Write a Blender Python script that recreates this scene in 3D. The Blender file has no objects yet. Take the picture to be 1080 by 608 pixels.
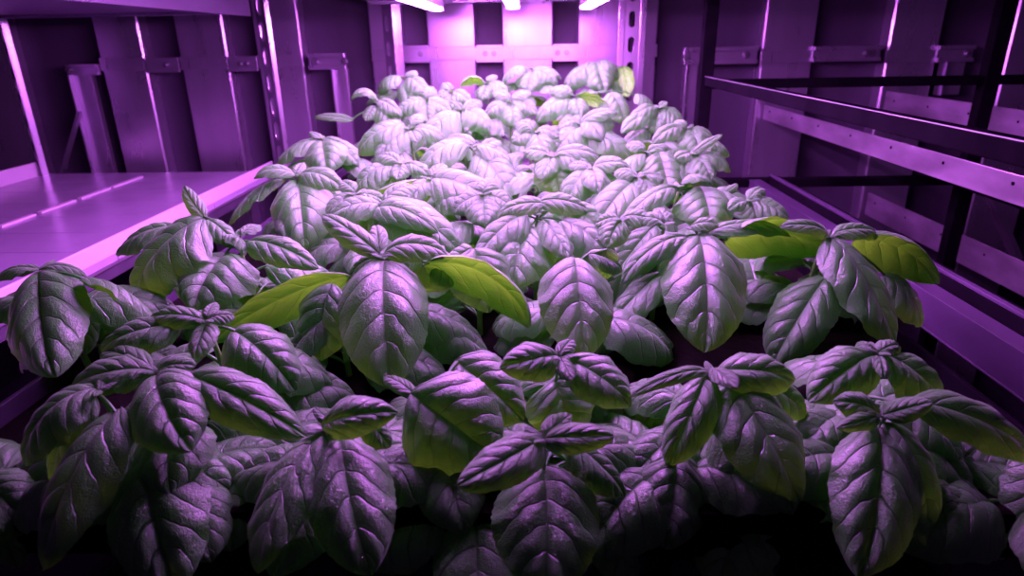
import bpy, bmesh, math, random
import numpy as np
from mathutils import Vector, Matrix, Euler

random.seed(7); rng = np.random.RandomState(11)
sc = bpy.context.scene
COL = sc.collection

# ------------------------------------------------------------------ camera
F = 684.0; CX, CY = 540.0, 304.0
PITCH, YAW, ROLL = math.radians(20.9), math.radians(1.7), math.radians(1.0)
cam_d = bpy.data.cameras.new('camera'); cam = bpy.data.objects.new('camera', cam_d)
COL.objects.link(cam); sc.camera = cam
cam_d.sensor_width = 36; cam_d.lens = F / 1080 * 36; cam_d.clip_start = 0.01
RM = (Matrix.Rotation(YAW, 3, 'Z') @ Matrix.Rotation(math.pi/2 - PITCH, 3, 'X') @ Matrix.Rotation(-ROLL, 3, 'Z'))
cam.matrix_world = RM.to_4x4()
cam_d.dof.use_dof = True; cam_d.dof.focus_distance = 0.52; cam_d.dof.aperture_fstop = 9.0

def ray(px, py):
    return RM @ Vector(((px - CX) / F, -(py - CY) / F, -1.0))
def at(px, py, zc):            # point seen at a pixel at a camera depth
    return ray(px, py) * zc
def atY(px, py, Y):
    r = ray(px, py); return r * (Y / r.y)
def atX(px, py, X):
    r = ray(px, py); return r * (X / r.x)
def atZ(px, py, Z):
    r = ray(px, py); return r * (Z / r.z)

# ------------------------------------------------------------------ materials
def mat(name):
    m = bpy.data.materials.new(name); m.use_nodes = True
    nt = m.node_tree; b = nt.nodes['Principled BSDF']
    return m, nt, b
def metal(name, col, rough=.35, metallic=.9, scale=30, streak=(1,1,1), bump=.05, var=.25, mott=0):
    m, nt, b = mat(name); N = nt.nodes; Lk = nt.links
    tc = N.new('ShaderNodeTexCoord'); mp = N.new('ShaderNodeMapping'); mp.inputs['Scale'].default_value = streak
    no = N.new('ShaderNodeTexNoise'); no.inputs['Scale'].default_value = scale; no.inputs['Detail'].default_value = 5
    Lk.new(tc.outputs['Object'], mp.inputs['Vector']); Lk.new(mp.outputs[0], no.inputs['Vector'])
    cr = N.new('ShaderNodeValToRGB')
    cr.color_ramp.elements[0].position = .3; cr.color_ramp.elements[1].position = .7
    cr.color_ramp.elements[0].color = (*[c*(1-var) for c in col], 1); cr.color_ramp.elements[1].color = (*[min(1,c*(1+var*.6)) for c in col], 1)
    Lk.new(no.outputs['Fac'], cr.inputs[0]); Lk.new(cr.outputs[0], b.inputs['Base Color'])
    mr = N.new('ShaderNodeMapRange'); mr.inputs[3].default_value = rough*.8; mr.inputs[4].default_value = min(1, rough*1.3)
    Lk.new(no.outputs['Fac'], mr.inputs[0]); Lk.new(mr.outputs[0], b.inputs['Roughness'])
    b.inputs['Metallic'].default_value = metallic
    bp = N.new('ShaderNodeBump'); bp.inputs['Strength'].default_value = bump; bp.inputs['Distance'].default_value = .002
    Lk.new(no.outputs['Fac'], bp.inputs['Height']); Lk.new(bp.outputs[0], b.inputs['Normal'])
    return m
M = {}
M['galv'] = metal('galvanised_steel', (.64,.56,.70), .27, .91, 22, (1,1,.2), .015, .12)
M['cladding'] = metal('wall_cladding', (.065,.05,.08), .55, .2, 18, (1,1,.1), .05, .25)
M['steel'] = metal('rail_steel', (.72,.62,.76), .30, .85, 28, (1,.35,1), .08, .35)
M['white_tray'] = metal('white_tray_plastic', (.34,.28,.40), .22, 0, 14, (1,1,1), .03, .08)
M['rim'] = metal('tray_rim_aluminium', (.78,.68,.78), .45, .3, 22, (1,.3,1), .04, .12)
M['black'] = metal('black_painted_steel', (.005,.004,.006), .42, 0, 30, (1,1,1), .06, .3)
M['zinc'] = metal('zinc_shelf', (.32,.27,.38), .45, .5, 28, (1,.35,1), .05, .15)
M['steel_shaded'] = metal('shaded_steel', (.055,.035,.075), .5, .3, 28, (1,.35,1), .08, .35)  # rail steel darkened, canopy shade put into its colour
for k_ in ('black',): M[k_].node_tree.nodes['Principled BSDF'].inputs['Specular IOR Level'].default_value = 0.0
M['bolt'] = metal('bolt_zinc', (.35,.32,.38), .3, .9, 60)
M['dark'] = metal('dark_floor', (.005,.004,.006), .7, 0, 10)
M['led_body'] = metal('lamp_housing_aluminium', (.7,.66,.72), .4, .6, 30)
M['pot'] = metal('dark_substrate', (.006,.005,.004), .9, 0, 120, (1,1,1), .5)
for k_ in ('pot', 'dark'): M[k_].node_tree.nodes['Principled BSDF'].inputs['Specular IOR Level'].default_value = .04

def emis(name, col, s):
    m = bpy.data.materials.new(name); m.use_nodes = True; nt = m.node_tree; nt.nodes.clear()
    e = nt.nodes.new('ShaderNodeEmission'); o = nt.nodes.new('ShaderNodeOutputMaterial')
    e.inputs[0].default_value = (*col, 1); e.inputs[1].default_value = s
    nt.links.new(e.outputs[0], o.inputs[0]); return m
LED = 218.0
M['led'] = emis('grow_led_light', (.74,.17,1.0), LED)

# ---- leaf: vein relief from the leaf's own UV (u along the midrib, v across it)
def leaf_material(name, topc, botc, transc, tmix):
    m, nt, b = mat(name); N = nt.nodes; Lk = nt.links
    def mth(op, a, c=None, clamp=False):
        n = N.new('ShaderNodeMath'); n.operation = op; n.use_clamp = clamp
        for i, x in enumerate((a, c)):
            if x is None: continue
            if isinstance(x, (int, float)): n.inputs[i].default_value = x
            else: Lk.new(x, n.inputs[i])
        return n.outputs[0]
    uv = N.new('ShaderNodeUVMap'); sx = N.new('ShaderNodeSeparateXYZ'); Lk.new(uv.outputs[0], sx.inputs[0])
    t, v = sx.outputs[0], sx.outputs[1]
    av = mth('ABSOLUTE', mth('MULTIPLY', mth('SUBTRACT', v, .5), 2.0))
    oi = N.new('ShaderNodeObjectInfo')
    # a little noise bends the veins
    no = N.new('ShaderNodeTexNoise'); no.inputs['Scale'].default_value = 5; no.noise_dimensions = '4D'
    Lk.new(uv.outputs[0], no.inputs['Vector']); Lk.new(mth('MULTIPLY', oi.outputs['Random'], 50.0), no.inputs['W'])
    wob = mth('MULTIPLY', mth('SUBTRACT', no.outputs['Fac'], .5), .09)
    s = mth('ADD', mth('SUBTRACT', t, mth('MULTIPLY', mth('POWER', av, 1.25), .27)), wob)
    ph = mth('MULTIPLY', s, 6.0)
    sn = mth('ABSOLUTE', mth('SINE', mth('MULTIPLY', ph, math.pi)))
    lat = mth('SUBTRACT', 1.0, mth('MULTIPLY', sn, 5.5), True)           # 1 on a side vein
    fade = mth('SUBTRACT', 1.0, mth('POWER', av, 3.0), True)
    lat = mth('MULTIPLY', lat, fade)
    mid = mth('SUBTRACT', 1.0, mth('MULTIPLY', av, 16.0), True)
    vein = mth('MAXIMUM', lat, mid)
    puff = mth('MULTIPLY', mth('POWER', sn, .55), mth('MULTIPLY', mth('POWER', av, .45), fade))
    n2 = N.new('ShaderNodeTexNoise'); n2.inputs['Scale'].default_value = 17; n2.inputs['Detail'].default_value = 3
    mp = N.new('ShaderNodeMapping'); mp.inputs['Scale'].default_value = (1.6, 1, 1)
    Lk.new(uv.outputs[0], mp.inputs[0]); Lk.new(mp.outputs[0], n2.inputs[0])
    vo = N.new('ShaderNodeTexVoronoi'); vo.inputs['Scale'].default_value = 30; vo.feature = 'DISTANCE_TO_EDGE'
    Lk.new(mp.outputs[0], vo.inputs['Vector'])
    ret = mth('MINIMUM', mth('MULTIPLY', vo.outputs['Distance'], 3.0), .4)
    h = mth('ADD', mth('ADD', mth('MULTIPLY', puff, 1.0), mth('MULTIPLY', n2.outputs['Fac'], .55)), mth('MULTIPLY', ret, .3))
    h = mth('SUBTRACT', h, mth('MULTIPLY', vein, .5))
    bp = N.new('ShaderNodeBump'); bp.inputs['Strength'].default_value = .8; bp.inputs['Distance'].default_value = .0016
    Lk.new(h, bp.inputs['Height'])
    Lk.new(bp.outputs[0], b.inputs['Normal'])
    geo = N.new('ShaderNodeNewGeometry')
    def mix(f, a, c):
        x = N.new('ShaderNodeMix'); x.data_type = 'RGBA'
        if isinstance(f, (int, float)): x.inputs[0].default_value = f
        else: Lk.new(f, x.inputs[0])
        for i, q in ((6, a), (7, c)):
            if isinstance(q, tuple): x.inputs[i].default_value = (*q, 1)
            else: Lk.new(q, x.inputs[i])
        return x.outputs[2]
    top = mix(oi.outputs['Random'], topc, tuple(c*1.35 for c in topc))
    top = mix(mth('MULTIPLY', n2.outputs['Fac'], .5), top, tuple(c*1.5 for c in topc))
    top = mix(mth('MULTIPLY', vein, .55), top, tuple(c*.45 for c in topc))
    bot = mix(mth('MULTIPLY', vein, .6), botc, tuple(min(1, c*1.5) for c in botc))
    base = mix(geo.outputs['Backfacing'], top, bot)
    Lk.new(base, b.inputs['Base Color'])
    b.inputs['Roughness'].default_value = .40
    b.inputs['Specular IOR Level'].default_value = 1.0
    b.inputs['Sheen Weight'].default_value = .2; b.inputs['Sheen Roughness'].default_value = .4
    tr = N.new('ShaderNodeBsdfTranslucent'); tr.inputs[0].default_value = (*transc, 1); Lk.new(bp.outputs[0], tr.inputs['Normal'])
    ms = N.new('ShaderNodeMixShader')
    ms.inputs[0].default_value = tmix
    out = N['Material Output']
    Lk.new(b.outputs[0], ms.inputs[1]); Lk.new(tr.outputs[0], ms.inputs[2]); Lk.new(ms.outputs[0], out.inputs[0])
    return m
M['leaf'] = leaf_material('basil_leaf', (.028,.19,.022), (.12,.62,.025), (.20,.85,.02), .20)
M['stem'] = metal('basil_stem', (.16,.42,.08), .5, 0, 60, (1,1,.3), .1, .2)

# ------------------------------------------------------------------ mesh helpers
def link(name, me, material=None, parent=None):
    o = bpy.data.objects.new(name, me); COL.objects.link(o)
    if material is not None: me.materials.append(material)
    if parent is not None: o.parent = parent
    return o
def bm_obj(name, bm, material, parent=None, smooth=False):
    me = bpy.data.meshes.new(name); bmesh.ops.recalc_face_normals(bm, faces=bm.faces)
    bm.to_mesh(me); bm.free()
    if smooth:
        for p in me.polygons: p.use_smooth = True
    return link(name, me, material, parent)
def empty(name, loc, label=None, cat=None, group=None):
    o = bpy.data.objects.new(name, None); COL.objects.link(o); o.location = loc; o.empty_display_size = .02
    tag(o, label, cat, group); return o
def tag(o, label=None, cat=None, group=None, kind=None):
    if label: o['label'] = label
    if cat: o['category'] = cat
    if group: o['group'] = group
    if kind: o['kind'] = kind
    return o
def box(bm, x0, x1, y0, y1, z0, z1, bev=0, off=(0,0,0)):
    r = bmesh.ops.create_cube(bm, size=1)
    for v in r['verts']:
        v.co = Vector((x0 + (v.co.x+.5)*(x1-x0) - off[0], y0 + (v.co.y+.5)*(y1-y0) - off[1], z0 + (v.co.z+.5)*(z1-z0) - off[2]))
    if bev:
        es = list({e for v in r['verts'] for e in v.link_edges})
        bmesh.ops.bevel(bm, geom=es, offset=bev, segments=2, affect='EDGES', profile=.5)
def bx(name, x0, x1, y0, y1, z0, z1, m, parent=None, bev=.001, off=(0,0,0)):
    bm = bmesh.new(); box(bm, x0, x1, y0, y1, z0, z1, bev, off); return bm_obj(name, bm, m, parent)
def cyl(bm, c, axis, r, h, seg=16):
    q = Vector((0,0,1)).rotation_difference(Vector(axis)).to_matrix().to_4x4()
    bmesh.ops.create_cone(bm, cap_ends=True, segments=seg, radius1=r, radius2=r, depth=h, matrix=Matrix.Translation(c) @ q)
def beam(bm, p, q, w, h):       # square bar between two points
    p, q = Vector(p), Vector(q); d = (q-p); L = d.length; d.normalize()
    up = Vector((0,0,1)) if abs(d.z) < .9 else Vector((0,1,0))
    s = d.cross(up).normalized(); u = s.cross(d)
    r = bmesh.ops.create_cube(bm, size=1)
    for v in r['verts']:
        v.co = p + d*((v.co.x+.5)*L) + s*(v.co.y*w) + u*(v.co.z*h)
def extrude_poly(bm, pts, d, holes=None):
    pass

# ------------------------------------------------------------------ the setting
YW = 1.56      # face of the wall channels
YR = 1.60      # recessed cladding behind them
s = bx('wall_back', -3.2, 3.2, YR, YR+.06, -1.2, 1.3, M['cladding'], bev=0); tag(s, kind='structure')
s = bx('floor', -3.2, 3.2, -1.2, YR, -1.25, -1.2, M['dark'], bev=0); tag(s, kind='structure')
s = bx('ceiling', -3.2, 3.2, -1.2, YR, 1.3, 1.35, M['cladding'], bev=0); tag(s, kind='structure')
s = bx('wall_left', -3.25, -3.2, -1.2, YR, -1.2, 1.3, M['cladding'], bev=0); tag(s, kind='structure')
s = bx('wall_right', 3.2, 3.25, -1.2, YR, -1.2, 1.3, M['cladding'], bev=0); tag(s, kind='structure')

def wx(px, y=60, Y=YW): return atY(px, y, Y).x
# raised hat channels of the wall, seen between x0 and x1 at row 60
chan = [(105,152),(190,240),(272,319),(392,426),(452,502),(530,583),(609,661),(668,692),(803,857),(935,988)]
extra = [(-40,12),(1062,1120)]
for i, (a, b_) in enumerate(chan + extra):
    x0, x1 = wx(a), wx(b_); c = .0032
    bm = bmesh.new()
    pr = [(x0,YR),(x0,YW+c),(x0+c,YW),(x1-c,YW),(x1,YW+c),(x1,YR)]
    lo = [bm.verts.new((x,y,-1.15)) for x,y in pr]; hi = [bm.verts.new((x,y,1.28)) for x,y in pr]
    for k in range(len(pr)): 
        j = (k+1) % len(pr); bm.faces.new((lo[k],lo[j],hi[j],hi[k]))
    bm.faces.new(lo); bm.faces.new(hi)
    o = bm_obj('trim_%d' % (i+1), bm, M['galv']); tag(o, kind='structure')

# steel straps bridging the channels (each lies in a gap, screwed down with two bolts)
def zrow(px, py, Y): return atY(px, py, Y).z
def strap(x0p, x1p, ytop, ybot, label, bolts, Y=YW-.001, over=False, group=None, name='wall_strap'):
    a, b_ = atY(x0p, ytop, Y), atY(x1p, ybot, Y)
    c = ((a.x+b_.x)/2, Y, (a.z+b_.z)/2)
    t = empty(name, c, label, 'bracket', group)
    bm = bmesh.new()
    hz = (a.z-b_.z)/2; hx = (b_.x-a.x)/2
    box(bm, -hx, hx, -.004, .001, -hz, hz, .001)
    box(bm, -hx, hx, -.0065, -.003, hz*.62, hz*.98, .0006)      # folded ridges along both edges
    box(bm, -hx, hx, -.0065, -.003, -hz*.98, -hz*.7, .0006)
    bm_obj('strap_plate', bm, M['galv'], t)
    for px in bolts:
        x = atY(px, (ytop+ybot)/2, Y).x - c[0]
        bm = bmesh.new(); cyl(bm, (x, -.008, 0), (0,1,0), .0045, .005, 6); cyl(bm, (x,-.006,0), (0,1,0), .0062, .002, 18)
        bm_obj('bolt', bm, M['bolt'], t)
    return t
strap(426, 453, 48, 66, 'short steel strap left of the leftmost bright centre wall channel', [444])
strap(502, 531, 47.5, 65.5, 'steel strap with two bolts in the dark gap left of the centre channel', [512, 521])
strap(583, 610, 46.5, 64.5, 'steel strap with two bolts in the dark gap right of the centre channel', [588, 597.5])
strap(240, 273, 59.5, 75, 'dim steel strap with a two-bolt plate left of the slotted post', [254, 261])
strap(152, 191, 61, 76, 'darkest steel strap between the two leftmost visible wall channels', [176])
# thin straps running over the channels
for (x0p, x1p, yt, yb, lab) in [(452,503,50,63,'flat steel band across the bright wall channel under the left lamp end'),
                                (530,584,49,62,'flat steel band across the middle overexposed wall channel'),
                                (609,660,48,61.5,'flat steel band across the bright channel under the right lamp end'),
                                (668,692,47,60,'flat steel band across the narrow channel right of the slotted post'),
                                (392,427,51,64,'flat steel band across the narrow channel behind the left slotted post'),
                                (105,153,61,74,'flat dim band across the leftmost visible wall channel'),
                                (190,241,60,73,'flat dim band across the second wall channel from the left'),
                                (272,320,58,71,'flat violet band across the channel behind the second slotted post'),
                                (803,858,54,66,'flat band across the wall channel right of the black post'),
                                (935,989,53,66,'flat dim band across the right-hand wall channel')]:
    a, b_ = atY(x0p, yt, YW-.001), atY(x1p, yb, YW-.001)
    bm = bmesh.new(); c = Vector(((a.x+b_.x)/2, YW-.001, (a.z+b_.z)/2)); hx=(b_.x-a.x)/2; hz=(a.z-b_.z)/2
    box(bm, -hx-.001, hx+.001, -.0035, .001, -hz, hz, .0008)
    box(bm, -hx-.0012, hx+.0012, -.0047, -.003, -hz, -hz*.55, .0004)
    o = bm_obj('wall_band', bm, M['galv']); o.location = c; tag(o, lab, 'bracket')

# brackets with a hanging leg
def bracket(x0p, x1p, yt, yb, legs, bolts, label, Y=YW-.004):
    a, b_ = atY(x0p, yt, Y), atY(x1p, yb, Y)
    c = Vector(((a.x+b_.x)/2, Y, (a.z+b_.z)/2)); hx=(b_.x-a.x)/2; hz=(a.z-b_.z)/2
    t = empty('wall_bracket', c, label, 'bracket')
    bm = bmesh.new(); box(bm,-hx,hx,-.004,.004,-hz,hz,.001); box(bm,-hx,hx,-.012,-.003,hz*.5,hz,.001); box(bm,-hx,hx,-.012,-.003,-hz,-hz*.5,.001)
    bm_obj('crossbar', bm, M['galv'], t)
    for (l0, l1, lb) in legs:
        xa, xb = atY(l0, yb, Y).x-c.x, atY(l1, yb, Y).x-c.x
        bm = bmesh.new(); zb = atY(l0, lb, Y).z - c.z
        box(bm, xa, xb, -.003, .012, zb, -hz+.001, .001)
        box(bm, xa, xa+.004, -.018, .0, zb, -hz+.001, .0008)
        bm_obj('leg', bm, M['galv'], t)
    for px in bolts:
        x = atY(px,(yt+yb)/2,Y).x-c.x
        bm = bmesh.new(); cyl(bm,(x,-.007,0),(0,1,0),.0055,.006,6); cyl(bm,(x,-.005,0),(0,1,0),.008,.002,18); bm_obj('bolt', bm, M['bolt'], t)
bracket(325, 366, 56.5, 73, [(351,366,170)], [333,364], 'steel bracket with a hanging leg in the dark gap left of the canopy')
bracket(721, 797, 50, 67, [(722,736,200)], [724,786.5], 'steel bracket with a hanging leg behind the black post')
bracket(857, 926, 49, 64, [], [913,919], 'long steel crossbar between the two right-hand wall channels')
bracket(72, 106, 68, 79, [(76,97,200)], [74], 'steel leg standing behind the white tray at far left')
bracket(989, 1023, 48, 65, [(994,1018,100)], [1019], 'dark bracket with a short pale leg near the right black post')
bm = bmesh.new(); p, q = atY(84,118,YW-.03), atY(66,182,YW-.03); beam(bm, (0,0,0), q-p, .012, .006)
o = bm_obj('diagonal_brace', bm, M['galv']); o.location = p; tag(o, 'slanted steel brace against the leg behind the white tray', 'brace')

# ------------------------------------------------------------------ slotted posts
def slotted_post(x, y, z0, z1, web_w, flange_side, label, slot=(.012,.03,.048), fl=.022, open_left=False):
    t = empty('slotted_post', (x, y, z0), label, 'post', 'slotted steel rack posts')
    H = z1-z0; bm = bmesh.new(); sw, sh, pitch = slot
    hw = web_w/2; n = int(H/pitch); th = .0022
    # web: plate with obround slots, made of ring segments
    def cell(zc):
        out = []; inn = []
        K = 24
        for k in range(K):
            a = 2*math.pi*k/K + math.pi/K
            cx, cz = math.cos(a), math.sin(a)
            r = sw/2; ez = (sh/2 - r) * (1 if cz > 0 else -1)
            inn.append((r*cx, ez + r*cz))
            sc_ = min(hw/abs(cx) if abs(cx) > 1e-6 else 9, (pitch/2)/abs(cz) if abs(cz) > 1e-6 else 9)
            out.append((sc_*cx, sc_*cz))
        # snap the four nearest ring points to the corners
        for sx_ in (-1,1):
            for sz_ in (-1,1):
                j = min(range(K), key=lambda k: (out[k][0]-sx_*hw)**2 + (out[k][1]-sz_*pitch/2)**2)
                out[j] = (sx_*hw, sz_*pitch/2)
        for yy, flip in ((-th/2, False), (th/2, True)):
            vi = [bm.verts.new((p_[0], yy, zc+p_[1])) for p_ in inn]; vo = [bm.verts.new((p_[0], yy, zc+p_[1])) for p_ in out]
            for k in range(K):
                j=(k+1)%K; bm.faces.new((vi[k],vo[k],vo[j],vi[j]) if not flip else (vi[j],vo[j],vo[k],vi[k]))
            if not flip: first = vi
            else:
                for k in range(K):
                    j=(k+1)%K; bm.faces.new((first[k],first[j],vi[j],vi[k]))
    for i in range(n): cell(pitch*(i+.5))
    web = bm_obj('slotted_web', bm, M['galv'], t)
    bm = bmesh.new()
    for sgn in ((-1,1) if flange_side == 0 else (flange_side,)):
        box(bm, min(sgn*hw, sgn*(hw+.003)), max(sgn*hw, sgn*(hw+.003)), -.001, fl, 0, n*pitch, .0008)
        box(bm, min(sgn*hw, sgn*(hw+.012)), max(sgn*hw, sgn*(hw+.012)), -.004, -.001, 0, n*pitch, .0008)
    bm_obj('flange', bm, M['galv'], t)
    if flange_side: t.rotation_euler.z = -math.radians(45)
    return t
YP = 1.42
x = atY(412, 60, YP).x
slotted_post(atY(411,60,YP).x, YP, -.9, .6, .03, 1, 'slotted steel post at the left rear corner of the basil shelf')
slotted_post(atY(665,60,YP).x, YP, -.9, .6, .031, 0, 'pale slotted steel post at the right rear corner of the basil shelf', (.014,.030,.048))
slotted_post(atY(281,60,YP).x, YP, -.9, .6, .040, 1, 'slotted steel post at the near rear corner of the empty white tray', (.02,.038,.05), .010)
slotted_post(atY(10,60,YP).x, YP, -.9, .6, .040, 1, 'slotted steel post at the far left corner of the empty white tray', (.02,.038,.05), .010)

# ------------------------------------------------------------------ empty white tray on the left
zt = -.245
fr = atZ(283,170,zt+.006)
xr = (fr.x + atZ(2,305,zt+.006).x)/2; xl = atY(36,170,1.40).x
yb_, yf = 1.43, .15
t = empty('shelf_tray', ((xl+xr)/2, .8, zt-.03), 'empty white shelf tray with bright pink-lit rim left of the basil', 'tray')
O = t.location
bm = bmesh.new()
nb = 13; dy = (yb_-yf)/nb
for k in range(nb):
    box(bm, xl, xr, yf+k*dy+.0007, yf+(k+1)*dy-.0007, zt-.03, zt-.018, .0008, O)
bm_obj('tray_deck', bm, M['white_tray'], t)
bx('tray_rim', xr-.004, xr, yf, yb_, zt-.020, zt+.004, M['rim'], t, .0008, O)
bx('support_rail', xr-.012, xr-.004, yf, yb_, zt-.036, zt-.018, M['steel'], t, .0008, O)
bx('support_rail', xr-.016, xr-.010, yf, yb_, zt-.055, zt-.036, M['cladding'], t, .0008, O)
bx('tray_rim', xl-.004, xl, yf, yb_, zt-.03, zt+.012, M['rim'], t, .0008, O)
a, b_ = atZ(150,187,zt-.018), atZ(2,240,zt-.018)
xs = (a.x+b_.x)/2
def ypt(px, py): return atZ(px, py, zt-.017).y
segs = [(ypt(150,187),ypt(118,198)),(ypt(115,199),ypt(83,210)),(ypt(79,212),ypt(42,225)),(ypt(37,227),ypt(0,240)),(.66,.52),(.505,.38)]
for (ya, yb2) in segs:
    bx('guide_strip', xs-.0045, xs+.0045, yb2, ya, zt-.018, zt-.0145, M['rim'], t, .0006, O)
# shelf above it
zs = .064
t = empty('upper_shelf', ((xl+xr)/2, .8, zs), 'underside of the upper shelf above the empty white tray', 'shelf')
O = t.location
bx('shelf_deck', xl, xr+.01, .1, 1.38, zs, zs+.012, M['zinc'], t, .001, O)
bx('edge_rail', xl-.004, xr+.01, 1.38, 1.40, zs-.006, zs+.03, M['zinc'], t, .001, O)
bx('edge_rail', xr+.006, xr+.012, .1, 1.40, zs-.010, zs+.03, M['zinc'], t, .001, O)

# ------------------------------------------------------------------ shelf above the basil with its three grow lamps
zc_ = .075
t = empty('upper_shelf', (-.02, .8, zc_), 'underside of the upper shelf carrying lamps over the basil', 'shelf')
O = t.location
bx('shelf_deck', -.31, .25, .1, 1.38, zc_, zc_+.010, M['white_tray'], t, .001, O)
bx('edge_rail', -.31, .25, 1.38, 1.40, zc_-.004, zc_+.03, M['galv'], t, .001, O)
bars = [(460,10,'left grow lamp glowing pink above the basil rear'), (541,8,'middle grow lamp glowing pink above the basil rear'), (619,8,'right grow lamp glowing pink above the basil rear')]
for (px, py, lab) in bars:
    e = atY(px, py, 1.355)
    zb = e.z
    t = empty('grow_lamp', (e.x, .935, zb), lab, 'lamp', 'grow lamps')
    bx('housing', -.014, .014, -.46, .42, .003, zc_-zb, M['led_body'], t, .001)
    bx('end_cap', -.014, .014, .42, .426, -.003, .012, M['led_body'], t, .001)
    bm = bmesh.new(); box(bm, -.0085, .0085, -.45, .42, -.002, .0032, .0008)
    bm_obj('light_strip', bm, M['led'], t)

# ------------------------------------------------------------------ black rack and steel rails at right
zk = -.071
YB = 1.2
p1 = atY(741, 88, YB); p2 = atY(1042, 88, YB)
X1 = p1.x + .004; X2 = p2.x
t = empty('black_rack', ((X1+X2)/2, YB, -1.2), 'black square-tube steel rack frame right of the basil', 'rack')
O = t.location
def rb(name, *a): return bx(name, *a, M['black'], t, .0015, O)
w = .011
rb('post', X1-w, X1+w, YB-w, YB+w, -1.2, .6)
rb('post', X2-w*1.2, X2+w*1.2, YB-w, YB+w, -1.2, .6)
zt1 = atY(900, 82, YB-w).z; zt0 = atY(900, 92, YB-w).z
rb('crossbeam', X1, X2+.5, YB-w*.9, YB+w*.9, zt0, zt1)
zl1 = atY(900, 188, YB-w).z; zl0 = atY(900, 197, YB-w).z
rb('crossbeam', X1, X2, YB-w*.9, YB+w*.9, zl0, zl1)
# long side rails toward the viewer
xra = atZ(1079, 149, zt1).x
xq = (xra+X1)/2
rb('side_rail', X1-.003, X1+.012, .12, YB, atX(1079,178,X1-.003).z, atX(1079,149,X1-.003).z)
bx('edge_highlight', X1-.0038, X1-.0024, .12, YB, atX(1079,149,X1-.003).z-.0004, atX(1079,149,X1-.003).z+.0004, M['steel'], t, 0, O)  # thin pale strip added as the highlight along the rail's top edge
rb('side_rail', X2-.02, X2+.0, .12, YB, zl0-.004, zl1)
rb('lower_rail', .44, .46, .12, YB, -.265, -.2405)

def steel_rail(x, z0, z1, y0, y1, label, lip=.02):
    t = empty('steel_rail', (x, (y0+y1)/2, (z0+z1)/2), label, 'rail', 'steel shelf rails')
    h = (z1-z0)/2; L = (y1-y0)/2
    bm = bmesh.new(); box(bm, -.0015, .0015, -L, L, -h, h, .0006)
    k = 0; yy = -L+.06
    bm_obj('rail_web', bm, M['steel'], t)
    bm = bmesh.new(); box(bm, 0, lip, -L, L, -h, -h+.003, .0006); bm_obj('rail_lip', bm, M['steel'], t)
    while yy < L-.02:
        bm = bmesh.new(); cyl(bm, (-.0018, yy, h*.35), (1,0,0), .0022, .0012, 10); bm_obj('rivet', bm, M['black'], t); yy += .13
    return t
xa = atY(806,118,YW-.01).x
steel_rail(xa, zrow(806,126,YW-.01), zrow(806,111,YW-.01), .15, YW-.01, 'brightest stained steel rail running below the top black side rail')
xa2 = atY(934,105,YW-.01).x
steel_rail(xa2, zrow(934,124,YW-.01), zrow(934,96,YW-.01), .15, YW-.01, 'scuffed steel rail behind the black side rail at upper right')
xa3 = atY(914,215,YW-.01).x
steel_rail(xa3, zrow(914,226,YW-.01), zrow(914,203,YW-.01), .15, YW-.01, 'violet steel rail under the lower black crossbeam at right')
# low channel next to the basil tray
xe = .40
t = empty('steel_channel', (xe+.01, .7, -.26), 'low violet steel channel with a bright top flange at lower right', 'channel')
O = t.location
bx('channel_web', xe, xe+.002, .1, YB-.02, -.279, -.2455, M['steel_shaded'], t, .0006, O)
bx('channel_flange', xe-.001, xe+.02, .1, YB-.02, -.2455, -.243, M['steel_shaded'], t, .0006, O)
bx('channel_flange', xe-.001, xe+.02, .1, YB-.02, -.281, -.279, M['steel_shaded'], t, .0006, O)
o = bx('steel_strip', -.0, .007, -.54, .54, -.002, .002, M['steel_shaded'], None, .0006); o.location = (.441, .66, -.2385)
tag(o, 'thin pink-lit steel strip lying along the black lower rail at right', 'strip')
bm = bmesh.new(); p, q = atY(1043,205,1.3), atY(1072,272,1.3); beam(bm, (0,0,0), q-p, .028, .01)
o = bm_obj('diagonal_brace', bm, M['galv']); o.location = p; tag(o, 'slanted steel brace behind the violet rail at far right', 'brace')

# ------------------------------------------------------------------ grow tray carrying the basil
gx0, gx1, gy0, gy1, gz = -.385, .315, .30, 1.36, -.272
t = empty('grow_tray', ((gx0+gx1)/2, .8, gz-.01), 'violet-lit grow tray whose rims show beside the basil', 'tray')
O = t.location
bx('tray_floor', gx0, gx1, gy0, gy1, gz-.012, gz, M['dark'], t, .001, O)
bx('tray_rim', gx0-.004, gx0, gy0-.2, gy1, gz-.012, -.242, M['steel_shaded'], t, .0008, O)
bx('tray_rim', gx1, gx1+.004, gy0, gy1, gz-.012, -.238, M['black'], t, .0008, O)
bx('tray_rim', gx0, gx1, gy1, gy1+.004, gz-.012, -.24, M['steel'], t, .0008, O)
bx('substrate', gx0+.002, gx1-.002, gy0+.002, gy1-.002, gz, gz+.018, M['pot'], t, .004, O)

# ------------------------------------------------------------------ basil
ZTAB = [(60,1.30),(75,1.22),(90,1.12),(110,.98),(130,.88),(150,.80),(185,.69),(222,.61),(270,.51),(310,.46),(345,.43),(400,.40),(450,.375),(500,.36),(560,.345),(640,.33)]
def depth(py):
    return float(np.interp(py, [a for a,_ in ZTAB], [b for _,b in ZTAB]))
GZ = gz + .018

def prof(t):
    w = np.power(np.clip(t,0,1), .52) * np.power(np.clip(1-t,0,1), .74)
    return w / (.413**.52 * .587**.74)

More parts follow.
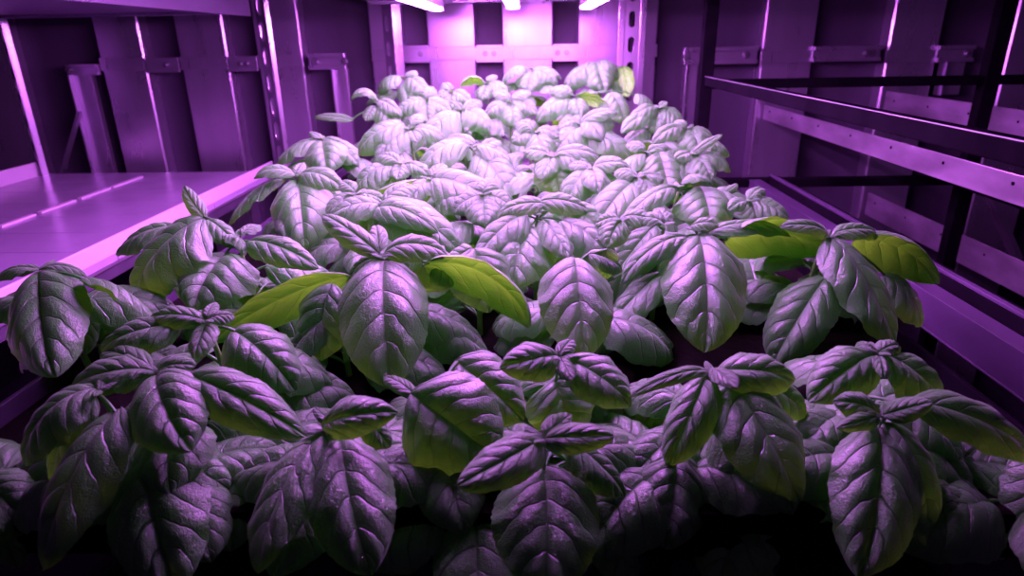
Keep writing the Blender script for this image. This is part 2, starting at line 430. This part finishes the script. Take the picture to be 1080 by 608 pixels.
def leaf_mesh(P0, P2, N, hw, arch, cup, seed, nu, nv, stem=None, twist=0.0, hook=0.0, wavy=1.0):
    """blade between P0 and P2 (numpy, local), N the side the upper face looks to, hw half width in metres"""
    r = np.random.RandomState(seed)
    C = P2-P0; L = np.linalg.norm(C); c = C/L
    N = N - c*np.dot(N,c); N /= np.linalg.norm(N)
    S = np.cross(c, N)
    h = arch*L
    bend = S * L * r.uniform(-.05,.05)
    Q1 = P0 + C*.22 + N*h*1.25 + bend; Q2 = P0 + C*(.80+hook) + N*h*1.15 + bend
    t = np.linspace(0,1,nu+1)
    t = t + .0*t
    B = ((1-t)**3)[:,None]*P0 + (3*(1-t)**2*t)[:,None]*Q1 + (3*(1-t)*t*t)[:,None]*Q2 + (t**3)[:,None]*P2
    T = (3*(1-t)**2)[:,None]*(Q1-P0) + (6*(1-t)*t)[:,None]*(Q2-Q1) + (3*t*t)[:,None]*(P2-Q2)
    T /= np.linalg.norm(T,axis=1)[:,None]
    n = np.cross(np.tile(S,(nu+1,1)), T); n /= np.linalg.norm(n,axis=1)[:,None]
    s2 = np.cross(T, n)
    tw = twist*(t-.3)
    s3 = s2*np.cos(tw)[:,None] + n*np.sin(tw)[:,None]; n3 = n*np.cos(tw)[:,None] - s2*np.sin(tw)[:,None]
    v = np.linspace(-1,1,nv+1)
    tt, vv = np.meshgrid(t, v, indexing='ij')
    teeth = 1 + (.040*(1-((tt*15) % 1.0)))*(np.abs(vv)**8)*((tt>.12)&(tt<.97))
    w = hw*prof(tt)*teeth
    w = np.maximum(w, hw*.004)
    asym = 1 + .07*r.uniform(-1,1)*np.sign(vv)
    k = cup
    ang = vv*k
    xx = w*asym*np.sin(ang)/k; dd = -w*(1-np.cos(ang))/k
    av = np.abs(vv)
    ph = r.uniform(0,1)
    sgn = np.where(vv>0, .0, .13)
    sv = tt - .27*av**1.25
    puff = np.abs(np.sin(np.pi*(sv*6.0)))**.6
    env = np.clip(1-av**2.6,0,1)*av**.5*np.sin(np.pi*np.clip(tt,0,1))**.4
    dd = dd + hw*.075*puff*env
    dd = dd + hw*.13*np.sin(np.pi*np.clip(av,0,1)**.75)*np.sin(np.pi*tt)**.5         # both halves swell, the midrib sinks
    # wandering margins
    f1, f2 = r.uniform(2,3.4), r.uniform(4,6.5)
    wv = (np.sin(2*np.pi*f1*tt+r.uniform(0,6.3)+np.sign(vv)*1.1)*.075 + np.sin(2*np.pi*f2*tt+r.uniform(0,6.3)+np.sign(vv)*2)*.035)
    dd = dd + wavy*hw*wv*av**2.5*np.sin(np.pi*tt)**.7
    dd = dd + hw*.05*np.sin(3.1*tt*2+r.uniform(0,6.3))*np.sin(2.4*vv+r.uniform(0,6.3))
    P = B[:,None,:] + s3[:,None,:]*xx[:,:,None] + n3[:,None,:]*dd[:,:,None]
    verts = P.reshape(-1,3)
    I = np.arange((nu+1)*(nv+1)).reshape(nu+1,nv+1)
    q = np.stack([I[:-1,:-1], I[:-1,1:], I[1:,1:], I[1:,:-1]], -1).reshape(-1,4)
    uvs = np.stack([tt, vv*.5+.5], -1).reshape(-1,2)
    # orientation: the face normal has to look along n
    a_, b2, c2 = verts[q[len(q)//2+nv//2][0]], verts[q[len(q)//2+nv//2][1]], verts[q[len(q)//2+nv//2][2]]
    if np.dot(np.cross(b2-a_, c2-b2), n[nu//2]) < 0: q = q[:, ::-1]
    nb_ = len(q)
    # petiole tube joining stem and blade
    if stem is not None:
        K = 6; R = 5
        pts = []
        A, D = stem, P0 + T[0]*L*.05
        tang = (P0-A); 
        for j in range(R+1):
            u = j/R; pts.append(A*(1-u)**2 + 2*(1-u)*u*((A+D)/2 + np.array([0,0,.18*np.linalg.norm(D-A)])) + D*u*u)
        pts = np.array(pts); tan = np.gradient(pts, axis=0); tan /= (np.linalg.norm(tan,axis=1)[:,None]+1e-9)
        ref = np.array([.3,.2,.93]); pv = []
        for j in range(R+1):
            a1 = np.cross(tan[j], ref); a1 /= np.linalg.norm(a1)+1e-9; b1 = np.cross(tan[j], a1)
            rad = .0011
            for m_ in range(K):
                th = 2*math.pi*m_/K; pv.append(pts[j] + rad*(a1*math.cos(th)+b1*math.sin(th)))
        o0 = len(verts); verts = np.vstack([verts, np.array(pv)])
        pq = []
        for j in range(R):
            for m_ in range(K):
                m2 = (m_+1)%K; pq.append([o0+j*K+m_, o0+j*K+m2, o0+(j+1)*K+m2, o0+(j+1)*K+m_])
        q = np.vstack([q, np.array(pq)])
        uvs = np.vstack([uvs, np.tile([[.3,.62]], (len(pv),1))])
    me = bpy.data.meshes.new('leaf')
    nf = len(q)
    me.vertices.add(len(verts)); me.vertices.foreach_set('co', verts.astype(np.float32).ravel())
    me.loops.add(nf*4); me.loops.foreach_set('vertex_index', q.astype(np.int32).ravel())
    me.polygons.add(nf); me.polygons.foreach_set('loop_start', (np.arange(nf)*4).astype(np.int32))
    me.polygons.foreach_set('use_smooth', np.ones(nf, dtype=bool))
    me.update(calc_edges=True)
    ul = me.uv_layers.new(name='UVMap'); ul.data.foreach_set('uv', uvs[q.ravel()].astype(np.float32).ravel())
    return me

def stem_mesh(pts, r0, r1):
    bm = bmesh.new(); K = 8; rings = []
    for j, p in enumerate(pts):
        rad = r0 + (r1-r0)*j/(len(pts)-1)
        rings.append([bm.verts.new(p + Vector((math.cos(2*math.pi*k/K)*rad, math.sin(2*math.pi*k/K)*rad, 0))) for k in range(K)])
    for j in range(len(pts)-1):
        for k in range(K): bm.faces.new((rings[j][k], rings[j][(k+1)%K], rings[j+1][(k+1)%K], rings[j+1][k]))
    bm.faces.new(rings[-1]); bm.faces.new(rings[0][::-1])
    return bm

SEED = [100]
def Lf(bx_, by_, tx_, ty_, w, d=-3, arch=.16, tilt=.35, side=0, cup=.75, b=0, twist=0, wavy=1):
    """blade from pixel (bx,by) to (tx,ty), w px wide; d, b: tip and base depth offsets in cm from the node"""
    return dict(bx=bx_,by=by_,tx=tx_,ty=ty_,w=w,d=d,arch=arch,tilt=tilt,side=side,cup=cup,b=b,twist=twist,wavy=wavy)

NP = [0]
def plant(nx, ny, label, leaves, low=8, zc=None, lowdrop=.035, lowscale=1.0, az0=None, crown=True, lowspan=None):
    zc = zc or depth(ny)
    node = at(nx, ny, zc)
    r = random.Random(int(nx*7+ny*13))
    bpt = Vector((min(max(node.x*.97, gx0+.02), gx1-.02), min(max(node.y+.01, gy0+.02), gy1-.02), GZ))
    t = empty('basil_plant', bpt, label, 'plant', 'basil plants')
    nn = node - bpt
    mid = nn*.55 + Vector((r.uniform(-.006,.006), .006, 0))
    pts = []
    for j in range(9):
        u = j/8; pts.append((1-u)**2*Vector((0,0,-.004)) + 2*(1-u)*u*mid + u*u*(nn - Vector((0,0,.004))))
    bm_obj('stem', stem_mesh(pts, .0028, .0014), M['stem'], t, True)
    near = ny > 225
    nloc = np.array(nn)
    for lf in leaves:
        zb = zc + lf['b']/100; zt_ = zc + lf['d']/100
        P0 = np.array(at(lf['bx'], lf['by'], zb) - bpt); P2 = np.array(at(lf['tx'], lf['ty'], zt_) - bpt)
        N = np.array([lf['side'], -lf['tilt'], 1.0])
        hw = lf['w']*(1.1 if near else 1.2)/2/F*(zb+zt_)/2
        SEED[0] += 1
        nu, nv = (44, 26) if near else (26, 16)
        st = nloc - np.array([0,0,.005]) if np.linalg.norm(P0-nloc) > .004 else None
        me = leaf_mesh(P0, P2, N, hw, lf['arch'], lf['cup'], SEED[0], nu, nv, st, lf['twist'], 0, lf['wavy'])
        link('leaf', me, M['leaf'], t)
    # tiny crown leaves at the growing tip
    if crown:
        a0 = r.uniform(0, 6.28)
        for k in range(4):
            a = a0 + k*math.pi/2; Ll = .010 if k % 2 else .014
            P0 = nloc + np.array([0,0,-.001]); P2 = P0 + np.array([math.cos(a)*Ll, math.sin(a)*Ll, .004])
            me = leaf_mesh(P0, P2, np.array([-math.cos(a)*.4,-math.sin(a)*.4,1.]), .0032, .12, .9, SEED[0]+k, 10, 6)
            SEED[0] += 1
            link('leaf', me, M['leaf'], t)
    # older leaves lower on the stem, mostly hidden under the crown
    a0 = (az0 if az0 is not None else r.uniform(0, 6.28))
    if ny > 340: low += 2
    elif ny > 225: low = max(low, 8); lowscale = 1.12
    for k in range(low):
        lvl = k//2; a = a0 + lvl*math.pi/2 + (k%2)*math.pi + r.uniform(-.25,.25)
        if ny > 225 and (ny <= 340 or 560 < nx < 600) and math.sin(a) < -.1: a = -a
        Ll = lowscale*r.uniform(.056,.074); drop = lowdrop + lvl*.022
        fz = max(.25, 1 - drop/ max(.02, nn.z))
        base = np.array(pts[0]*(1-fz) + Vector(nn)*fz)
        dirh = np.array([math.cos(a), math.sin(a), 0])
        dr = r.uniform(.2,.55)
        P0 = base + dirh*.014 + np.array([0,0,.006]); P2 = P0 + dirh*Ll*(1-dr*.4) + np.array([0,0,-Ll*dr])
        yw = P2[1]+bpt.y; zmin = GZ - bpt.z + .002
        if yw > gy0 and P2[2] < zmin: P2[2] = zmin + .001*r.random()
        SEED[0] += 1
        me = leaf_mesh(P0, P2, np.array([0,-.15,1.]), Ll*.40, .17, .8, SEED[0], 24, 14, base)
        link('leaf', me, M['leaf'], t)
    return t

L_ = Lf
exec_list = []
P = lambda *a, **k: plant(*a, **k)

# ---- front row
P(42,284,'basil plant at the left edge whose big round leaf hangs over the tray rim',[
  L_(43,287,60,398,84,-5,.10,.5,-.1,.8), L_(84,296,160,341,40,-1,.16,-.9,.5,.8,b=-1), L_(40,284,-6,300,24,0,.2,.2), L_(46,283,92,293,20,1,.2,.1), L_(66,300,92,374,36,2,.1,.3,.3,.6,b=2)],low=4)
P(165,392,'basil plant at lower left with spreading leaves below the left edge plant',[
  L_(163,392,76,408,46,-1,.16,.7,0,.7), L_(167,396,203,476,88,-4,.18,.7,.1,.8), L_(196,396,322,461,58,-1,.18,.6,.1,.8,b=-.5), L_(166,391,207,386,26,0,.16,.8), L_(160,388,112,375,30,3,.2,.5)],low=3)
P(105,412,'basil plant at lower left with one long dark leaf hanging toward the corner',[
  L_(100,408,28,492,70,-1,.2,.6,-.4,.8), L_(128,430,46,602,82,-4,.12,.7,-.3,.75), L_(100,415,60,520,60,0,.12,.6,-.3,.8)],low=2, zc=.385)
P(158,480,'basil plant at bottom left with a broad veined leaf pointing straight down',[
  L_(158,482,190,625,98,-4,.12,.8,.1,.55)],low=2, zc=.385, crown=False)
P(346,455,'basil plant at bottom left of centre with two long leaves hanging apart',[
  L_(340,450,420,436,46,0,.30,.9,.1,.8), L_(342,458,272,606,74,-5,.12,.7,-.35,.8), L_(360,462,392,608,90,-5,.12,.7,.25,.7), L_(350,450,330,430,14,1,.1,.2), L_(385,440,412,472,30,1,.12,.6,.3,b=1)],low=3)
P(455,425,'basil plant with wide crinkled leaves just left of the bottom centre',[
  L_(434,416,526,486,106,-1,.14,1.1,-.2,.6), L_(480,380,552,444,72,1,.12,1.0,.3,.6,b=2), L_(440,420,405,400,20,2,.2,.3)],low=3, crown=False, zc=.40)
P(574,463,'basil plant at bottom centre with small pale crown and one broad leaf below',[
  L_(572,463,482,513,50,-2.5,.10,.8,-.2,.55), L_(574,463,648,460,32,-1,.12,.9,0,.6), L_(574,463,603,438,26,1,.15,.8), L_(573,492,573,632,110,-4,.10,.8,0,.6,b=.5), L_(600,468,657,524,52,0,.14,.5,.8,.8,b=.5), L_(630,520,668,626,62,2,.1,.6,.5,.7,b=2)],low=2)
P(590,377,'basil plant above the bottom centre with a three-leaf crown',[
  L_(588,376,527,388,46,-1.5,.20,.9,0,.75), L_(597,380,664,430,58,-1.5,.18,.8,.2,.8), L_(585,400,606,464,78,1,.15,.8,0,.8,b=1), L_(590,378,603,402,22,-2,.1,.9), L_(590,375,604,360,20,1.5,.2,.4)],low=3)
P(403,270,'basil plant left of centre with a big drooping leaf and green undersides',[
  L_(405,274,414,410,94,-5,.13,.55,0,.7), L_(372,292,222,362,52,0,.12,-1.6,0,.55,b=0,wavy=.6), L_(447,280,558,346,60,0,.24,-1.5,0,.6,wavy=.5), L_(406,268,472,272,38,1,.3,.6), L_(400,268,340,227,30,1.5,.14,.2,-.5,.9), L_(398,272,366,300,30,1,.15,.4), L_(400,266,396,240,20,3,.2,.5), L_(440,262,482,300,60,3,.15,.6,.3,b=2)],low=5)
P(250,250,'basil plant at left with a round leaf beside the tray rim and one upright leaf',[
  L_(216,231,146,312,98,-1,.16,.7,-.5,.75), L_(217,230,194,196,17,1,.06,.8,-.3,.6), L_(240,268,206,328,92,-4,.16,.8,-.1,.8), L_(262,256,336,284,38,-1,.2,.6,.1,.8), L_(236,250,258,270,26,-1,.25,-.5,.6,1.1), L_(218,232,250,262,28,0,.2,.4,.4), L_(190,240,124,270,44,3,.16,.3,-.4,.8,b=3), L_(255,248,275,240,20,2,.2,.4)],low=4)
P(218,338,'small-leaved basil plant between the left edge plant and the centre-left one',[
  L_(218,341,206,380,30,-2,.14,.8), L_(192,342,108,372,52,-1,.20,.6,0,.8), L_(215,338,158,336,28,0,.22,.7), L_(220,336,248,335,20,1,.2,.6), L_(245,348,312,412,74,1,.16,.5,.3,.8,b=1), L_(218,334,228,320,16,2,.1,.5)],low=4)
P(313,186,'basil plant at left whose round leaf faces front under a star of small ones',[
  L_(313,189,322,264,62,-4,.14,.6,0,.85), L_(312,186,268,189,20,-1,.28,.5), L_(316,186,362,201,30,-1,.26,.6), L_(300,190,243,238,36,1,.14,.1,-.6,.8,b=1), L_(312,184,320,172,14,2,.1,.4), L_(322,192,350,240,44,1,.14,.4,.5,b=1)],low=4)
P(405,216,'basil plant left of centre in the second row with folded broad leaves',[
  L_(402,216,484,268,60,-1,.22,.6,.1,.85), L_(395,222,462,246,34,-3,.25,.6), L_(402,216,345,232,34,-1,.2,.5), L_(400,220,378,262,38,1,.15,.5,-.4), L_(404,214,440,200,26,2,.24,.4)],low=4)
P(566,226,'basil plant at the centre of the picture with a dome of broad leaves',[
  L_(556,228,502,278,50,-1,.18,.6,-.4,.8), L_(560,240,540,308,68,-3,.14,.6,-.1,.8), L_(572,232,598,273,38,-3,.10,.6,.2,.8), L_(590,233,648,292,52,-1,.2,.6,.3,.85), L_(575,215,524,230,26,1,.25,.7), L_(568,214,620,224,30,1.5,.22,.7), L_(600,214,640,262,50,2,.16,.6,.3,b=1.5)],low=4)
P(612,270,'basil plant right of centre behind a broad leaf facing front',[
  L_(606,273,616,380,78,-4,.14,.55,.05,.7), L_(640,262,640,262+32,26,1,.1,.4), L_(620,268,655,288,30,1,.2,.5)],low=4, crown=False)
P(736,243,'basil plant right of centre with the largest toothed leaf facing front',[
  L_(736,248,742,372,88,-5,.12,.55,0,.65), L_(726,250,656,300,34,-1,.2,.5,-.2,.8), L_(700,287,626,380,46,-1,.12,.6,-.7,.8,b=-1), L_(730,238,758,238,20,-.5,.25,.7), L_(742,248,834,250,30,1,.16,.2,0,.8), L_(764,256,872,268,66,0,.24,-1.5,0,.6,b=.5,wavy=.5), L_(728,252,700,262,22,1,.2,.4)],low=5)
P(873,250,'basil plant at right with leaves reaching out over the dark rail',[
  L_(874,251,942,364,68,-3,.13,.6,.35,.75), L_(872,249,822,240,24,-1,.2,.6), L_(900,254,990,300,62,1,.24,-1.1,.3,.8,b=1,wavy=.5), L_(930,290,972,344,56,2,.14,.5,.4,.7,b=2), L_(872,292,814,388,64,-1,.12,.5,-.3,.75,b=-.5), L_(878,247,925,250,26,1,.22,.5), L_(872,246,850,236,16,1,.2,.5)],low=4)
P(752,393,'basil plant at lower right with a pale crinkled leaf hanging below its crown',[
  L_(745,396,703,492,52,-2,.16,.7,-.3,.85), L_(772,404,842,530,88,-4,.14,.85,.15,.65), L_(748,392,664,420,17,-1,.20,.5,0,.5), L_(756,392,838,402,50,0,.24,.8,0,.8), L_(750,390,778,410,24,-2.5,.1,.9), L_(795,400,850,440,50,2,.14,.7,.3,b=2)],low=3)
P(930,438,'basil plant at bottom right with two long leaves hanging and one reaching right',[
  L_(924,450,904,610,88,-4,.12,.75,-.1,.75), L_(936,446,976,562,70,-2,.14,.7,.3,.8), L_(960,424,1092,486,58,-1,.16,.7,.2,.75,b=-.5), L_(928,437,878,424,36,0,.2,.8,0,.8), L_(926,440,882,452,20,-2,.12,.9), L_(932,438,984,424,26,-1.5,.12,.9)],low=3)
P(927,372,'basil plant at right between the reaching plant and the bottom right one',[
  L_(922,374,852,424,58,-1,.2,.7,-.1,.8), L_(936,376,994,432,62,0,.18,.7,.3,.8), L_(926,372,948,366,22,1,.2,.6), L_(925,376,932,400,20,-2,.15,.8), L_(918,370,905,362,18,1,.2,.6)],low=3)
P(715,478,'dim basil plant at the bottom between the centre and the lower right crown',[
  L_(714,482,700,580,78,-2,.14,.8,0,.8), L_(716,482,745,560,50,0,.1,.5,.5)],low=2, zc=.39, crown=False)
P(1000,487,'basil plant in the bottom right corner under the reaching leaf',[
  L_(1000,490,1058,590,76,-2,.14,.7,.35,.75), L_(1002,488,1060,490,40,2,.2,.5)],low=2, zc=.40, crown=False)
P(-8,500,'basil plant cut off by the lower left picture edge',[
  L_(-14,502,34,548,56,-1,.16,.8,.2,.8), L_(-10,508,20,600,60,0,.1,.6,.2,.8)],low=2, zc=.39, crown=False)
P(1090,560,'basil plant cut off by the lower right picture edge',[
  L_(1108,480,1078,590,70,0,.12,.5,0,.75)],low=1, zc=.37, crown=False)
P(500,590,'dim basil shoot at the very bottom left of the broad centre leaf',[
  L_(500,575,470,640,70,0,.14,.7,-.2), L_(505,575,540,640,50,1,.1,.6,.3)],low=2, zc=.41, crown=False)
P(245,500,'dim basil shoot low at the front left between two hanging leaves',[
  L_(232,492,262,560,66,0,.14,.8,.1,.8), L_(240,492,290,520,40,1,.16,.6,.3,.8)],low=2, zc=.43, crown=False)
P(655,500,'dim basil shoot low at the front right of the broad centre leaf',[
  L_(650,500,640,590,60,1,.12,.7,-.1,.8)],low=2, zc=.43, crown=False)
P(800,560,'dim basil shoot at the very bottom right of centre with slim leaves',[
  L_(795,545,852,580,22,0,.12,.3,.3), L_(790,560,812,625,40,0,.1,.6,.2), L_(800,550,760,610,60,2,.1,.6)],low=2, zc=.42, crown=False)

# ---- middle rows
P(340,147,'basil plant at the left border in front of the second slotted post',[
  L_(336,150,293,176,32,0,.18,.3,-.5,.9), L_(340,150,346,184,42,-3,.2,.6), L_(342,147,370,162,20,0,.2,.5), L_(338,146,326,140,10,1,.1,.3), L_(348,150,378,176,30,0,.2,.5,.3)])
P(402,110,'basil plant at the far left with one thin leaf stretched toward the bracket',[
  L_(398,106,370,106,15,-1,.45,.4,0,.8), L_(373,127,331,124,10,0,.12,.9,0,.5), L_(400,106,424,124,20,0,.2,.4), L_(394,112,386,128,16,-1,.1,.5), L_(402,110,418,140,26,0,.15,.5)])
P(427,82,'basil plant at the rear left in front of the pale post',[
  L_(424,82,399,99,24,0,.25,.4,-.3,.9), L_(430,82,452,106,26,0,.22,.4,.2), L_(426,88,431,116,18,-2,.1,.4), L_(428,82,440,76,14,1,.2,.3)])
P(450,106,'basil plant at the rear left behind the tall crown left of centre',[
  L_(448,106,420,122,28,0,.2,.5), L_(450,106,476,122,26,0,.2,.5), L_(450,108,452,130,28,-2,.15,.5), L_(450,104,456,92,18,2,.15,.4)])
P(431,136,'basil plant left of centre with two pale leaves fanned to the left',[
  L_(426,130,379,164,42,0,.2,.5,-.2,.9), L_(430,140,398,172,32,-2,.2,.5,-.1), L_(434,138,440,150,16,-2,.1,.5), L_(436,136,470,150,24,1,.2,.5), L_(434,132,446,122,16,2,.2,.3)])
P(424,173,'small-crowned basil plant left of centre above the folded leaves',[
  L_(424,174,419,190,22,-2,.12,.6), L_(413,175,376,203,36,0,.2,.5,-.2), L_(428,174,452,186,20,-1,.2,.5), L_(420,172,400,166,20,1,.25,.5), L_(420,178,396,212,36,1,.15,.5)])
P(487,116,'tall basil crown left of centre with a large leaf folded to the left',[
  L_(484,118,443,168,46,-1,.2,.5,-.4,.9), L_(489,116,516,142,34,-1,.22,.5,.3,.9), L_(487,116,480,108,12,0,.1,.3), L_(488,118,508,108,18,1,.2,.5)])
P(499,155,'basil plant at the centre rear with a green-edged leaf arching left',[
  L_(495,154,440,192,44,0,.26,.3,-.1,.9), L_(501,164,542,214,50,-2,.14,.7,.2,.75), L_(502,156,540,176,32,1,.22,.2,.2), L_(500,152,470,150,22,2,.2,.5), L_(504,160,528,150,20,2,.2,.5)])
P(455,190,'basil plant left of centre with a broad leaf sloping to the right',[
  L_(455,188,528,226,52,-1,.22,.7,.1,.75), L_(450,192,392,206,14,-1,.1,-.8), L_(452,190,430,218,26,-2,.16,.6,-.2), L_(455,186,470,176,20,2,.2,.5), L_(465,205,505,222,44,-3,.2,.6)])
P(375,205,'basil plant at left in front of the small-crowned one',[
  L_(372,206,345,226,28,-1,.2,.5), L_(378,206,405,214,22,0,.2,.5), L_(374,208,380,232,30,-2,.15,.6), L_(374,202,360,192,18,1,.2,.4)])
P(514,88,'basil plant in the back row in front of the centre channel gap',[
  L_(512,88,485,92,16,0,.35,-.6), L_(516,88,534,102,24,0,.25,.5), L_(514,90,508,106,20,-1.5,.15,.5), L_(514,87,524,80,12,1,.2,.3)])
P(560,73,'topmost basil plant of the back row below the middle lamp',[
  L_(558,73,530,92,22,0,.30,.1,-.2,.9), L_(562,73,585,95,30,0,.3,.5,.1,.9), L_(561,76,556,98,30,-2,.15,.5), L_(566,74,592,84,14,1,.2,.5)])
P(476,97,'basil plant in the back row left of the centre channel',[
  L_(474,97,458,108,18,0,.22,.5), L_(478,97,496,112,24,0,.22,.5), L_(476,99,474,116,22,-1.5,.15,.5), L_(475,96,468,88,14,1,.2,.3)])
P(538,108,'basil plant in the rear with overlapping pale leaves below the middle lamp',[
  L_(536,108,512,124,26,0,.22,.5), L_(540,108,566,122,26,0,.22,.5), L_(538,110,542,134,28,-2,.15,.5), L_(538,106,520,98,18,1,.2,.4), L_(540,106,560,98,18,1,.2,.4)])
P(626,67,'tallest basil plant at the rear right with a bright green standing leaf',[
  L_(628,67,638,98,36,-2,.16,.5,.1,.9), L_(622,68,596,96,28,0,.18,.4,-.3,.9), L_(655,70,663,102,20,0,.06,-2.0,.3,.7), L_(630,66,652,84,26,1,.25,.4,.3,.9), L_(620,66,612,80,14,0,.1,-.4)])
P(606,101,'basil plant at the rear right with a green underside leaf turned up',[
  L_(608,102,642,112,15,-1,.16,-1.4), L_(602,104,566,130,30,0,.18,.5,-.2), L_(642,98,658,132,36,0,.14,.5,.3,.9,b=1), L_(604,100,580,96,20,1,.25,.4), L_(608,104,612,124,24,-2,.15,.5), L_(670,100,690,118,26,2,.14,.3,.5,b=2)])
P(612,131,'basil plant right of centre rear with two leaves folded like wings',[
  L_(612,134,584,164,36,-1,.16,.6,-.2,.85), L_(616,130,634,150,28,-2,.22,.5,.2,.9), L_(614,128,652,120,18,0,.22,.6), L_(622,124,648,134,24,1,.2,.5), L_(608,128,588,138,20,1,.22,.5), L_(618,138,664,168,40,0,.16,.6,.2)])
P(564,140,'basil plant at the rear centre half hidden behind the winged leaves',[
  L_(562,140,540,152,28,0,.22,.5), L_(566,142,574,164,30,-2,.15,.5), L_(566,138,590,146,24,0,.2,.5), L_(562,137,545,130,22,1,.22,.4)])
P(584,165,'small basil crown near the centre with a pointed pale leaf in front',[
  L_(583,166,571,190,23,-2,.12,.6,0,.7), L_(587,166,622,182,26,-1,.2,.6), L_(586,163,632,168,26,1,.25,.6), L_(580,164,552,160,20,1,.2,.6), L_(584,172,590,204,44,0,.15,.6)])
P(622,178,'basil plant right of centre with two crossing pale leaves',[
  L_(619,180,596,218,36,-1,.16,.6,-.2,.8), L_(624,178,631,205,28,-3,.16,.6,.1,.85), L_(626,176,664,178,24,0,.22,.6), L_(620,176,600,176,16,1,.2,.5), L_(626,180,655,205,32,0,.16,.5,.3)])
P(672,187,'basil plant right of centre with a long smooth leaf sloping to the left',[
  L_(668,190,624,248,50,-2,.12,.7,-.2,.7), L_(674,188,690,212,30,-1,.15,.5,.4), L_(672,186,648,182,18,1,.2,.5), L_(676,186,700,190,20,1,.2,.5)])
P(682,161,'basil plant in the right half with a broad ribbed leaf in front',[
  L_(694,162,706,202,52,-2,.14,.8,.05,.8), L_(680,162,648,196,26,-1,.14,.2,-.6,.9), L_(684,160,704,156,16,1,.2,.5), L_(680,158,660,154,18,1,.2,.5), L_(708,166,738,196,36,0,.15,.5,.4)])
P(725,135,'basil plant near the right border with a stepped pair of leaves',[
  L_(722,135,688,152,22,-1,.2,.6), L_(728,138,736,164,32,-2,.15,.6,.1,.85), L_(724,134,712,128,14,1,.2,.5), L_(730,136,752,150,24,0,.2,.4,.3)])
P(695,114,'basil plant at the rear of the right border behind the stepped pair',[
  L_(692,114,664,128,20,-1,.22,.6), L_(698,116,720,132,28,0,.2,.5,.2), L_(690,122,655,142,22,-2,.2,.6), L_(696,113,704,108,12,0,.2,.5), L_(694,118,690,142,30,-1,.14,.5)])
P(730,163,'basil plant at the right border with one narrow leaf pointing up',[
  L_(731,162,762,142,10,-1,.08,.8), L_(734,166,750,190,32,-2,.14,.6,.2,.85), L_(728,163,712,168,18,-1,.2,.6), L_(742,148,768,166,32,2,.16,.2,.5,.9,b=2), L_(736,164,770,182,28,1,.2,.4,.3)])
P(716,197,'basil plant in the right half with a broad leaf under a curled green one',[
  L_(712,198,655,240,30,-1,.18,.4,-.2,.85), L_(738,198,748,246,62,-2,.18,.7,.05,.8), L_(718,194,750,193,16,-1,.30,.2), L_(764,204,778,194,9,0,.06,.8), L_(754,200,798,232,40,0,.16,.4,.4,b=.5)])
P(790,212,'basil plant at the right border behind the large green underside leaf',[
  L_(788,212,800,238,34,-1,.14,.6,.2), L_(794,212,830,236,44,0,.18,.5,.4,.9), L_(786,212,768,222,18,-1,.2,.6), L_(790,210,806,202,16,2,.2,.3)])
P(700,236,'basil plant right of centre tucked behind the toothed leaf',[
  L_(692,238,648,294,42,0,.12,.7,-.3,.75), L_(700,236,672,232,26,1,.22,.6), L_(702,234,690,222,20,2,.2,.5)],low=4)
P(655,232,'basil plant near the centre right between the dome and the toothed leaf',[
  L_(655,232,640,262,34,-1,.14,.6), L_(657,230,690,236,26,0,.22,.6), L_(652,230,628,238,24,1,.2,.6)],low=4)
P(510,205,'basil plant at the centre behind the dome of broad leaves',[
  L_(508,206,480,226,34,0,.2,.5), L_(512,206,540,222,32,0,.2,.5), L_(510,208,512,240,38,-2,.16,.6), L_(510,203,520,190,24,2,.2,.4)],low=5)
P(500,262,'basil plant at the centre left in the shade below the dome',[
  L_(500,262,515,330,70,0,.14,.6,.1,.8), L_(498,262,470,290,40,1,.14,.5,-.3)],low=5,crown=False,zc=.56)
P(350,330,'shaded basil plant under the long green leaf left of centre',[
  L_(352,300,340,380,70,0,.14,.6,-.1,.8), L_(350,330,300,400,50,1,.14,.5,-.4)],low=5,crown=False,zc=.50)

# ------------------------------------------------------------------ world, output
w = bpy.data.worlds.new('world'); sc.world = w; w.use_nodes = True
bg = w.node_tree.nodes['Background']; bg.inputs[0].default_value = (.16,.05,.26,1); bg.inputs[1].default_value = .15
sc.view_settings.view_transform = 'Standard'; sc.view_settings.look = 'None'
sc.view_settings.gamma = 1; sc.view_settings.use_curve_mapping = False
sc.view_settings.exposure = 0.0
sc.cycles.use_denoising = True
sc.cycles.max_bounces = 8
sc.cycles.sample_clamp_indirect = 4
